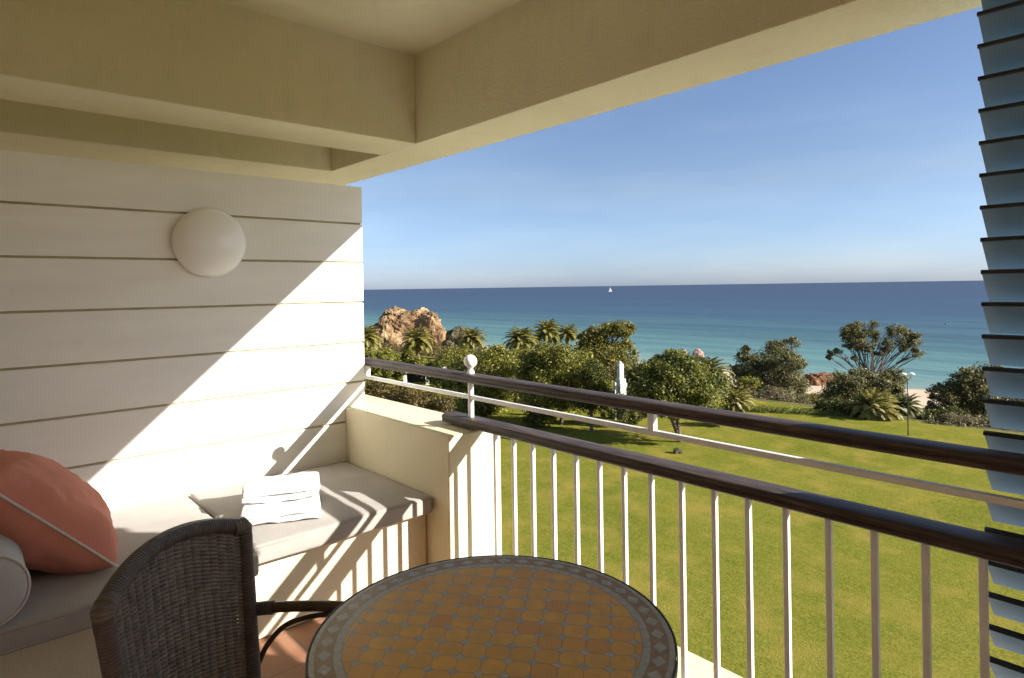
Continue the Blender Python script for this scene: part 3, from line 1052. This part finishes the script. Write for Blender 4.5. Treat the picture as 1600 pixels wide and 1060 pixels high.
def leaf_cloud(blobs, size, dens, upbias=0.5, fuzz=0.16, asp=0.5, maxn=60000):
    """Leaves scattered through lumpy ellipsoids. blobs: (centre, (rx, ry, rz)) in metres."""
    out = []
    for c, rad in blobs:
        c = np.array(c)
        rad = np.array(rad)
        area = 4 * math.pi * (rad[0] * rad[1] * rad[2]) ** (2 / 3)
        n = int(min(maxn, max(60, area * dens * 1.75)))
        d = unit(rng.normal(size=(n, 3)))
        # uneven outline: radius modulated by a few random directions
        k = unit(rng.normal(size=(14, 3)))
        amp = rng.uniform(-.24, .26, 14)
        dot = d @ k.T
        mod = 1 + (amp * np.exp(-(1 - dot) * 9)).sum(1)
        rr = (1 + rng.normal(0, .13, n) - np.abs(rng.normal(0, fuzz, n)) * 1.8) * mod
        rr = np.clip(rr, .15, 1.5)
        # clumping: keep leaves where a lattice of clumps is dense
        p = c + d * rad * rr[:, None]
        cell = np.sin(p[:, 0] * 2.6 + c[1]) + np.sin(p[:, 1] * 2.9 + c[0]) + np.sin(p[:, 2] * 3.3 + c[2])
        keep = (cell + rng.normal(0, .7, n)) > -1.35
        p, d = p[keep], d[keep]
        n = len(p)
        nr = unit(d * 0.8 + rng.normal(size=(n, 3)) * 0.75 + np.array([0, 0, upbias]))
        a = unit(np.cross(nr, rng.normal(size=(n, 3))))
        b = np.cross(nr, a)
        L = size * rng.uniform(.6, 1.35, n)[:, None]
        Wd = L * asp
        fold = nr * L * 0.12
        out.append(np.stack([p - a * L * .5, p - b * Wd * .5 + fold, p + a * L * .5, p + b * Wd * .5 + fold], axis=1))
    return np.concatenate(out)


def limb(mb, a, b, r0, r1, bend=0.12, n=7, seg=7):
    a, b = Vector(a), Vector(b)
    L = (b - a).length
    off = Vector((random.uniform(-1, 1), random.uniform(-1, 1), random.uniform(-.2, .5))) * L * bend
    pts = [a.lerp(b, k / n) + off * math.sin(math.pi * k / n) for k in range(n + 1)]
    mb.tube(pts, [r0 + (r1 - r0) * k / n for k in range(n + 1)], seg)
    return pts


def tree(name, label, cat, depth, px_blobs, base, leaf, size=0.17, dens=52, trunk_r=0.16, group=None, fork=0.45, flat=1.0, fuzz=0.22, upbias=0.5,
         limbs=True, asp=0.5, bark='bark', stems=1, lumps=9):
    """px_blobs: (u, v, ru, rv[, ddepth]) outline of the crown's lumps at its own distance."""
    g = at(base[0], base[1], depth)
    gz_ = ground_z(g.x, g.y)
    org = Vector((g.x, g.y, gz_))
    t = empty(name, org, label, cat, group)
    k = depth / F_PX
    blobs = []
    for bl in px_blobs:
        u, v, ru, rv = bl[:4]
        dd = bl[4] if len(bl) > 4 else random.uniform(-.35, .35) * ru * k
        c = at(u, v, depth + dd) - org
        blobs.append((c, (ru * k, ru * k * .95, rv * k * flat)))
    full = list(blobs)
    if limbs:
        for c, rad in blobs:
            for q in range(lumps):
                dv = Vector((random.gauss(0, 1), random.gauss(0, 1), random.gauss(.35, .9))).normalized()
                kk = random.uniform(.20, .42)
                full.append((c + Vector((dv.x * rad[0], dv.y * rad[1], dv.z * rad[2])) * random.uniform(.75, 1.02), tuple(max(r * kk, .16) for r in (rad[0], rad[1], (rad[0] + rad[2]) / 2))))
    quads('crown', leaf_cloud(full, size, dens * .72, upbias, fuzz, asp), M[leaf], t)
    if limbs:
        mb = MB()
        top = sum((b[0] for b in blobs), Vector()) / len(blobs)
        for s in range(stems):
            f = Vector((top.x * fork * .6, top.y * fork * .6, max(0.3, top.z * fork)))
            if stems > 1:
                f += Vector((random.uniform(-.5, .5), random.uniform(-.5, .5), 0))
            limb(mb, (0, 0, -.25), f, trunk_r, trunk_r * .72, .05)
            mine = [b for i, b in enumerate(blobs) if i % stems == s]
            for c, rad in mine:
                p = limb(mb, f, c, trunk_r * .6, trunk_r * .13, .10)
                for q in range(3):
                    e_ = c + Vector((random.uniform(-.6, .6) * rad[0], random.uniform(-.6, .6) * rad[1], random.uniform(0, .7) * rad[2]))
                    limb(mb, p[4], e_, trunk_r * .25, trunk_r * .07, .1, 5, 5)
        mb.build('trunk', M[bark], t, True, 60)
    return t


def palm(label, u, v, rpx, depth, frond='frond', nf=46, trunk=True, group=None, droop=1.0, skirt=True, name='palm_tree', trunk_r=0.2, up_only=False):
    c = at(u, v, depth)
    gz_ = ground_z(c.x, c.y)
    org = Vector((c.x, c.y, gz_))
    t = empty(name, org, label, 'palm', group)
    ctr = np.array([0, 0, max(0.25, c.z - gz_)])
    Lf = rpx * depth / F_PX * 1.12
    Q = []
    Qd = []

    def frondq(az, el, L, dr, wid, dest):
        n = 30 if depth < 50 else 22
        dirh = np.array([math.cos(az), math.sin(az), 0])
        pts, tang = [], []
        p = ctr.copy() + np.array([0, 0, .05])
        e = el
        for i in range(n + 1):
            pts.append(p.copy())
            d = dirh * math.cos(e) + np.array([0, 0, math.sin(e)])
            tang.append(d)
            p = p + d * L / n
            e -= dr / n * (0.4 + 1.2 * i / n)
        side = np.array([-math.sin(az), math.cos(az), 0])
        rw = 0.012 * L
        for i in range(n):
            a, b = pts[i], pts[i + 1]
            dest.append([a - side * rw, b - side * rw, b + side * rw, a + side * rw])
            if i < 2:
                continue
            tt = i / n
            ll = wid * L * (math.sin(math.pi * min(1, tt * .88 + .12)) ** .6 + .06)
            upv = np.cross(side, tang[i])
            upv = upv if upv[2] > 0 else -upv
            for sg in (-1, 1):
                for sub in (0.25, 0.75):
                    o = a + (b - a) * sub
                    d = side * sg * .78 + tang[i] * .55 + upv * (.28 + rng.normal(0, .08)) + np.array([0, 0, -.12])
                    d = d / np.linalg.norm(d) * ll * rng.uniform(.85, 1.1)
                    w = tang[i] * (L * (0.0095 if depth < 50 else 0.015))
                    dest.append([o - w, o + d * .55 - w * .7 + np.array([0, 0, .02 * ll]), o + d + np.array([0, 0, -.18 * ll]), o + w + d * .1])
    nf = int(nf * 1.35)
    for k in range(nf):
        q = (k + .5) / nf
        el = R(84 - 92 * q ** 1.05) if not up_only else R(85 - 70 * q)
        az = k * 2.39996 + rng.uniform(-.2, .2)
        frondq(az, el, Lf * rng.uniform(.85, 1.08), (1.15 + .5 * q) * droop, .24, Q)
    quads('fronds', np.array(Q), M[frond], t)
    if skirt:
        for k in range(16):
            frondq(k * 2.4, R(-25 - 40 * rng.random()), Lf * .5, .9, .2, Qd)
        quads('dry_fronds', np.array(Qd), M['dry_frond'], t)
    if trunk:
        mb = MB()
        H = ctr[2]
        n = 14
        lean = Vector((random.uniform(-.3, .3), random.uniform(-.3, .3), 0))
        pts = [Vector((0, 0, -.3)).lerp(Vector((0, 0, H + .1)), k / n) + lean * math.sin(math.pi * k / n) * .5 for k in range(n + 1)]
        mb.tube(pts, [trunk_r * (1.25 - .35 * k / n + .08 * (k % 2)) for k in range(n + 1)], 10)
        mb.build('trunk', M['palm_bark'], t, True, 60)
    return t


tree('ficus_tree', 'round dark green tree with a forked trunk, standing alone on the lawn', 'tree', 36.0,
     [(1064, 602, 52, 38, 0), (1024, 606, 36, 34, -.3), (1106, 607, 34, 34, .2), (1056, 578, 44, 22, .3), (1090, 628, 38, 26, -.5), (1012, 628, 24, 20, 0), (1040, 632, 34, 18, -.8)],
     (1064, 690), 'leaf_mid', 0.17, 95, .15, fork=.42, stems=2)
G_F = 'leafy green trees along the lawn edge'
tree('ficus_tree', 'broad yellow green tree under the line of palms, trunk in the grass shade', 'tree', 41.0,
     [(866, 588, 50, 44), (836, 600, 36, 40), (900, 582, 36, 38), (880, 622, 46, 22), (855, 560, 36, 18)], (877, 664), 'leaf_ficus', .18, 80, .15, G_F)
tree('ficus_tree', 'narrow green tree just beside the white chimney', 'tree', 39.0,
     [(932, 606, 27, 40), (912, 626, 26, 28), (944, 622, 14, 30), (926, 582, 22, 22)], (922, 672), 'leaf_dark', .17, 85, .13, G_F)
tree('ficus_tree', 'broad yellow green tree behind the white ball finial', 'tree', 45.0,
     [(754, 590, 52, 46), (722, 584, 36, 38), (792, 598, 38, 42), (762, 626, 36, 22), (770, 562, 30, 18)], (760, 648), 'leaf_ficus', .18, 75, .15, G_F)
tree('ficus_tree', 'yellow green tree in front of the ochre sea rock, beside the shaded kiosk', 'tree', 52.0,
     [(705, 580, 34, 32), (682, 588, 18, 24), (728, 572, 24, 24)], (705, 650), 'leaf_ficus', .19, 70, .15, G_F)
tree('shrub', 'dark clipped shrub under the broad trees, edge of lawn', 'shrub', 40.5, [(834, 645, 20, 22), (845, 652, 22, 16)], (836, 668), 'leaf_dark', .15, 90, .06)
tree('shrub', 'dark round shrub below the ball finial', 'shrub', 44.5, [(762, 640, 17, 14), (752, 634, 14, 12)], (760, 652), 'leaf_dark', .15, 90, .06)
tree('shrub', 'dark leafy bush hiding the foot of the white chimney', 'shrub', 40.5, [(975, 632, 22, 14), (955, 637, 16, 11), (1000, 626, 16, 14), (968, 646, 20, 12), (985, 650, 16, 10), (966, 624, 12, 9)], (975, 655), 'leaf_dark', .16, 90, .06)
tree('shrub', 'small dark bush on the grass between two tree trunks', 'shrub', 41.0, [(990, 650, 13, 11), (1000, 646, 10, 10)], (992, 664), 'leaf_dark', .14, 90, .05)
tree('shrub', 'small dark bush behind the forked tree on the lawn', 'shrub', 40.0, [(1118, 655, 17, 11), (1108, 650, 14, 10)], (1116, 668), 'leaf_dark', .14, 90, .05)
tree('hedge', 'brownish green hedge seen under the rail past the partition', 'hedge', 40.0,
     [(575, 612, 26, 24), (605, 618, 26, 22), (635, 624, 26, 22), (662, 630, 24, 20), (690, 636, 22, 18), (545, 606, 30, 26), (515, 604, 30, 26)], (620, 640), 'leaf_brown', .15, 95, .08, fork=.3)
tree('ficus_tree', 'yellow green tree filling the gap left of the palm pair', 'tree', 48.0,
     [(800, 578, 30, 30), (822, 566, 26, 20), (780, 566, 28, 22), (810, 600, 34, 30)], (805, 650), 'leaf_ficus', .18, 80, .14, G_F)
tree('ficus_tree', 'yellow green tree right of the palm pair, under the pine', 'tree', 47.0,
     [(890, 572, 26, 22), (872, 562, 22, 16), (905, 600, 26, 34)], (895, 650), 'leaf_mid', .18, 80, .14, G_F)
tree('shrub', 'dense green bush behind the rail, between kiosk and ochre rock', 'shrub', 56.0,
     [(575, 556, 22, 12), (606, 560, 24, 12), (632, 564, 22, 12), (655, 570, 20, 12), (548, 556, 24, 16), (672, 578, 16, 14), (600, 570, 24, 14), (578, 566, 18, 14), (620, 578, 22, 14), (560, 580, 24, 20)], (600, 640), 'leaf_ficus', .19, 80, .1)
# pine and its neighbours
tree('pine_tree', 'tall green pine with a level top standing against the sea', 'tree', 68.0,
     [(958, 517, 30, 11), (980, 512, 13, 9), (926, 526, 20, 14), (908, 536, 11, 12), (942, 545, 34, 22), (972, 556, 24, 24), (918, 560, 22, 24), (955, 578, 36, 20)],
     (945, 640), 'leaf_pine', .24, 60, .2, fork=.5)
tree('seaside_tree', 'small olive tree by the pink rock spires', 'tree', 82.0, [(1050, 555, 15, 9), (1038, 565, 18, 9), (1062, 564, 14, 10), (1050, 578, 28, 14), (1020, 575, 22, 12)],
     (1050, 610), 'leaf_olive', .24, 60, .14)
tree('seaside_tree', 'grey green windswept tree right of the palms, edge of the sea', 'tree', 60.0,
     [(1214, 543, 20, 10), (1238, 538, 12, 11), (1163, 547, 9, 8), (1158, 556, 7, 4), (1178, 566, 26, 12), (1212, 566, 34, 22), (1238, 568, 18, 18), (1180, 585, 34, 18), (1222, 598, 34, 26), (1192, 606, 40, 24), (1252, 568, 8, 6), (1150, 580, 12, 8)],
     (1205, 650), 'leaf_olive', .2, 62, .2, stems=2, fork=.35)
tree('umbrella_tree', 'tall open tree with bare fanned branches against the turquoise sea', 'tree', 55.0,
     [(1322, 516, 9, 6), (1335, 511, 12, 7), (1350, 508, 11, 6), (1364, 507, 9, 6), (1326, 524, 12, 6), (1342, 522, 14, 7), (1358, 519, 13, 8), (1369, 526, 7, 8), (1318, 531, 8, 5), (1334, 533, 13, 6), (1350, 533, 12, 7), (1364, 537, 8, 5),
      (1326, 541, 10, 4), (1343, 543, 9, 5), (1356, 547, 8, 5), (1300, 553, 7, 4), (1309, 550, 8, 5), (1296, 560, 5, 3), (1320, 560, 6, 2.5), (1335, 561, 6, 2.5), (1352, 556, 7, 3),
      (1392, 514, 8, 7), (1402, 510, 8, 5), (1410, 517, 9, 7), (1396, 525, 10, 8), (1388, 536, 9, 7), (1404, 533, 11, 8), (1420, 525, 9, 8), (1432, 526, 8, 6), (1437, 534, 7, 5), (1424, 537, 10, 6), (1412, 545, 8, 5), (1430, 548, 7, 5), (1440, 553, 7, 4), (1434, 557, 8, 3), (1382, 547, 8, 5), (1372, 553, 7, 3)],
     (1368, 668), 'leaf_olive', .15, 150, .10, stems=4, fork=.42, fuzz=.22, lumps=3)
tree('seaside_tree', 'low dense dark tree under the open fanned tree', 'tree', 53.0,
     [(1340, 594, 26, 14), (1318, 600, 24, 16), (1372, 597, 26, 12), (1400, 590, 18, 12), (1350, 610, 36, 18), (1388, 604, 24, 12), (1300, 618, 18, 14), (1330, 625, 30, 14), (1296, 634, 22, 12), (1325, 612, 28, 20), (1362, 624, 32, 16), (1392, 616, 16, 12)],
     (1345, 668), 'leaf_olive', .18, 75, .16, fork=.3)
tree('seaside_tree', 'dark spreading tree partly behind the louvred shutter', 'tree', 48.0,
     [(1512, 604, 26, 22), (1542, 598, 28, 22), (1478, 618, 22, 12), (1492, 612, 20, 14), (1528, 632, 36, 30), (1570, 625, 40, 36), (1610, 620, 42, 38), (1498, 640, 26, 16), (1462, 623, 8, 4), (1550, 655, 40, 20), (1600, 660, 40, 20), (1520, 590, 24, 14), (1545, 582, 22, 14), (1482, 610, 20, 14), (1500, 628, 30, 20), (1470, 640, 20, 12)],
     (1535, 690), 'leaf_olive', .18, 70, .2, stems=2, fork=.35)
# hedge and low planting
hb = [(1172 + 15 * k, 641 + 1.1 * k, 13, 8.0, -.2 * k) for k in range(10)]
tree('hedge', 'low bright green clipped hedge at the far lawn edge', 'hedge', 44.5, hb, (1240, 655), 'leaf_hedge', .10, 210, .05, limbs=False, fuzz=.08)
tree('hedge', 'low yellow green hedge below the double street lamp', 'hedge', 35.5, [(1395 + 16 * k, 688 + 2 * k, 13, 7) for k in range(7)], (1440, 698), 'leaf_hedge', .10, 190, .05, limbs=False, fuzz=.1)
tree('shrub', 'dry grey brown shrub below the windswept tree', 'shrub', 51.0, [(1215, 622, 30, 16), (1185, 626, 26, 12), (1240, 628, 24, 10)], (1210, 645), 'leaf_dry', .16, 85, .06)
tree('shrub', 'dry straw coloured shrub in front of the tree by the shutter', 'shrub', 40.0, [(1495, 664, 26, 18), (1470, 674, 24, 14), (1525, 672, 34, 20), (1560, 680, 30, 20), (1445, 682, 18, 10)], (1500, 692), 'leaf_dry', .15, 90, .06)
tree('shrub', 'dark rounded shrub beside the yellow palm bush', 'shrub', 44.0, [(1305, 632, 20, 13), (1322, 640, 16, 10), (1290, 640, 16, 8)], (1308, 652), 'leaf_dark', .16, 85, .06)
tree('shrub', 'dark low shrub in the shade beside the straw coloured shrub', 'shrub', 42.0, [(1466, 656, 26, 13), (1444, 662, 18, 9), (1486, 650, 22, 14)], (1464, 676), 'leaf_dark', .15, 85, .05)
tree('shrub', 'green bush wrapped round the foot of the windswept tree', 'shrub', 56.0, [(1170, 598, 20, 10), (1150, 606, 18, 12), (1140, 616, 18, 14)], (1160, 640), 'leaf_ficus', .17, 85, .06)
tree('shrub', 'low green planting between the beach and the hedge', 'shrub', 62.0, [(1278, 622, 24, 8), (1260, 628, 20, 8), (1296, 618, 16, 7)], (1278, 640), 'leaf_ficus', .18, 80, .06, limbs=False)
# palms
G_P = 'palms standing against the sea'
palm('palm in front of the ochre sea rock with a double trunk', 653, 536, 27, 85, group=G_P, nf=44)
palm('palm partly hidden by the edge of the white partition', 573, 532, 25, 80, group=G_P, nf=44)
palm('small palm to the right of the dark overgrown rock', 738, 533, 23, 80, group=G_P, nf=40)
palm('full yellow palm on its own left of the palm pair', 815, 536, 29, 75, group=G_P, nf=48)
palm('tallest palm of the pair beside the pine', 856, 524, 27, 84, group=G_P, nf=46)
palm('slim palm next to the pine with a bare thin trunk', 889, 525, 20, 84, group=G_P, nf=34, skirt=False, trunk_r=.14)
palm('arching dark palm right of the white chimney', 993, 598, 34, 52, 'frond_dark', nf=40, skirt=False, trunk_r=.22)
palm('feathery palm rising behind the forked tree', 1102, 592, 40, 46, 'frond_dark', nf=44, skirt=False, trunk_r=.22)
palm('low yellow green palm beside the hedge', 1152, 632, 26, 45, 'frond_dry', nf=36, skirt=False, trunk_r=.18)
palm('bushy yellow palm spreading in front of the low dark tree', 1366, 652, 38, 42, 'frond_dry', nf=56, skirt=False, trunk_r=.2, droop=.9)
palm('small dark palm by the double street lamp', 1414, 640, 26, 46, 'frond_dark', nf=36, skirt=False, trunk_r=.18)


# scrub on the slope down to the beach: nobody could count these bushes
blobs = []
for k in range(900):
    x, y = random.uniform(-190, 40), random.uniform(50, 108)
    d_ = Vector((x, y, 0))
    dep = d_.dot(fwd)
    if dep < 20:
        continue
    u_ = 800 + F_PX * d_.dot(rgt0) / dep
    if u_ > 1395 and y > 62 and u_ < 1500:      # the sand shows through here
        continue
    if u_ > 1130 and y > 80 or u_ < 500:
        continue
    r_ = random.uniform(.8, 2.1) * (0.75 if u_ > 1000 else 1.0)
    blobs.append((Vector((x, y, ground_z(x, y) + r_ * .35)), (r_, r_, r_ * random.uniform(.6, .9))))
ug = quads('undergrowth', leaf_cloud(blobs, .34, 9, fuzz=.14), M['leaf_brown'])
tag(ug, 'mixed low scrub covering the slope between the lawn and the beach', 'undergrowth', kind='stuff')

# ------------------------------------------------------------------ rocks
def rock(name, label, cat, u, vtop, vbase, wpx, depth, mat, seed, ex=0.6, sub=5, rough=.22, thick=.7, twin=0.0):
    k = depth / F_PX
    top, base = at(u, vtop, depth), at(u, vbase, depth)
    h = top.z - base.z
    w = wpx * k
    bm = bmesh.new()
    bmesh.ops.create_icosphere(bm, subdivisions=sub, radius=1)
    ca, sa = rgt.x, rgt.y
    for v in bm.verts:
        p = v.co.normalized()
        q = Vector((math.copysign(abs(p.x) ** ex, p.x), math.copysign(abs(p.y) ** ex, p.y), math.copysign(abs(p.z) ** ex, p.z)))
        s = Vector((p.x * 1.3 + seed, p.y * 1.3, p.z * 1.1))
        d = 1 + rough * mnoise.noise(s * 1.6) + rough * .6 * mnoise.noise(s * 3.7) + rough * .35 * (1 - abs(mnoise.noise(s * 7.0)) * 2) * .5 + rough * .25 * mnoise.noise(s * 15)
        q = q * d
        taper = 1 - .22 * max(0, q.z)
        lx, ly, lz = q.x * w / 2 * taper, q.y * w / 2 * thick * taper, (q.z * .5 + .5) * h
        if twin and q.z > .3:
            lz -= twin * h * math.exp(-((q.x - .12) / .22) ** 2)
        v.co = Vector((lx * ca - ly * sa, lx * sa + ly * ca, lz))
    bm.verts.index_update()
    mb = MB().add([v.co[:] for v in bm.verts], [[v.index for v in f.verts] for f in bm.faces])
    bm.free()
    o = mb.build(name, M[mat], None, False)
    o.location = (base.x, base.y, base.z)
    return tag(o, label, cat)


rock('sea_rock', 'large ochre sandstone rock with a rugged top rising behind the palms', 'rock', 641, 486, 583, 118, 205, 'rock', 3.3, .62, 6, .26, .7, .06)
rock('sea_rock', 'dark overgrown rock knoll to the right of the ochre rock', 'rock', 722, 513, 575, 60, 190, 'rock_dark', 8.1, .8, 5)
rock('rock_spire', 'slender pale rock spire leaning in the shallow water', 'rock', 1070, 547, 566, 8, 170, 'rock_pink', 2.0, .8, 4)
rock('rock_spire', 'pink stubby rock stack beside the slender spire', 'rock', 1091, 546, 570, 17, 170, 'rock_pink', 5.0, .7, 4)
rock('beach_rock', 'reddish brown low rock outcrop between the two seaside trees', 'rock', 1282, 583, 625, 62, 118, 'rock_red', 6.2, .75, 5, .2)
rock('lawn_stone', 'small dark stone lying on the open grass', 'stone', 1059, 700, 709.5, 14, ground_at(1059, 708)[1], 'rock_dark', 4.0, .8, 3)

# ------------------------------------------------------------------ white chimney monument
p, d = at(970, 640, 42.5), 42.5
k = d / F_PX
cz = lambda v: at(970, v, d).z - ground_z(p.x, p.y)
mo = empty('white_chimney', (p.x, p.y, ground_z(p.x, p.y)), 'white limewashed chimney on a stepped base between the trees', 'chimney', rz=R(-15))
w = 8 * k
MB().rbox(-w / 2, w / 2, -w / 2, w / 2, cz(592), cz(569), .03, 2).lathe([(w * .40, cz(569.2)), (w * .36, cz(567.0)), (w * .2, cz(565.5)), (w * .03, cz(564.6))], 20).build('shaft', M['limewash'], mo)
MB().rbox(-w * .75, w * .85, -w * .7, w * .7, cz(598), cz(591.8), .03, 2).build('stepped_base', M['limewash'], mo)
MB().rbox(-w * .8, w * 1.1, -w * .8, w * .8, cz(604), cz(597.8), .03, 2).build('stepped_base', M['limewash'], mo)
MB().rbox(-w * .7, w * .95, -w * .7, w * .7, -.2, cz(603.8), .02, 2).build('plinth', M['limewash'], mo)
MB().rbox(-w * .4, w * .3, -w * 1.5, -w * .85, -.2, cz(597), .02, 2).build('pier', M['limewash'], mo)

# ------------------------------------------------------------------ garden kiosk
p = at(665, 640, 60.0)
gzk = ground_z(p.x, p.y)
k = 60 / F_PX
ki = empty('garden_kiosk', (p.x, p.y, gzk), 'small white flat roofed kiosk with a dark open front', 'kiosk', rz=math.atan2(rgt.y, rgt.x))
zt = at(665, 577, 60).z - gzk
MB().rbox(-34 * k, 45 * k, -1.5, 1.5, zt - .2, zt, .03, 2).build('roof', M['limewash'], ki)
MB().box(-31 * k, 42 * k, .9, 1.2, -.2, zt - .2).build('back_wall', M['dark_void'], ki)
for x in (-28, 6, 40):
    MB().rbox(x * k - .16, x * k + .16, -1.4, -1.1, -.2, zt - .2, .02, 2).build('pillar', M['limewash'], ki)

# ------------------------------------------------------------------ street lamp
p, d = ground_at(1419, 681)
sl = empty('street_lamp', (p.x, p.y, ground_z(p.x, p.y)), 'slim street lamp with two flat white heads at the lawn edge', 'lamp', rz=math.atan2(rgt.y, rgt.x))
Hh = at(1419, 585, d).z - ground_z(p.x, p.y)
MB().tube([(0, 0, -.1), (0, 0, Hh - .25)], [.032, .02], 10).build('pole', M['iron'], sl, True, 60)
MB().tube([(-.23, 0, Hh - .07), (-.2, 0, Hh - .2), (0, 0, Hh - .27), (.2, 0, Hh - .2), (.23, 0, Hh - .07)], .018, 8).build('crossarm', M['iron'], sl, True, 60)
for s in (-1, 1):
    MB().lathe([(.05, -.08), (.12, -.06), (.18, -.01), (.185, .02), (.13, .075), (.04, .095)], 20, (s * .24, 0, Hh)).build('lamp_head', M['white_metal'], sl, True, 60)

# ------------------------------------------------------------------ sailing boat and buoy
bd = 2060.0
p = at(953.5, 455, bd)
sb = empty('sailing_boat', (p.x, p.y, SZ), 'tiny white sailing boat far out on the sea', 'boat', rz=math.atan2(rgt.y, rgt.x))
MB().extr([(-1.6, .9), (-1.0, -.4), (1.0, -.4), (1.6, .9)], -5.5, 5.5).build('hull', M['sail'], sb)
MB().tube([(0, 0, 0), (0, 0, 17.5)], .15, 6).build('mast', M['white_metal'], sb)
MB().add([(.3, 0, 1.6), (.3, 0, 17), (-5.2, .5, 1.8), (.3, .12, 1.6), (.3, .12, 17), (-5.2, .62, 1.8)], [(0, 1, 2), (5, 4, 3), (0, 3, 4, 1), (1, 4, 5, 2), (2, 5, 3, 0)]).build('mainsail', M['sail'], sb)
MB().add([(.6, 0, 15.5), (5.4, -.3, 1.4), (.8, -.6, 1.8), (.6, .1, 15.5), (5.4, -.2, 1.4), (.8, -.5, 1.8)], [(0, 1, 2), (5, 4, 3), (0, 3, 4, 1), (1, 4, 5, 2), (2, 5, 3, 0)]).build('jib', M['sail'], sb)
bdp = at(1477.5, 505, 288)
bu = MB().lathe([(.05, -.5), (.35, -.3), (.45, .05), (.38, .3), (.12, .45), (.06, .9)], 16).build('buoy', M['iron'], None, True, 60)
bu.location = (bdp.x, bdp.y, SZ)
tag(bu, 'small dark buoy floating on the open water', 'buoy')
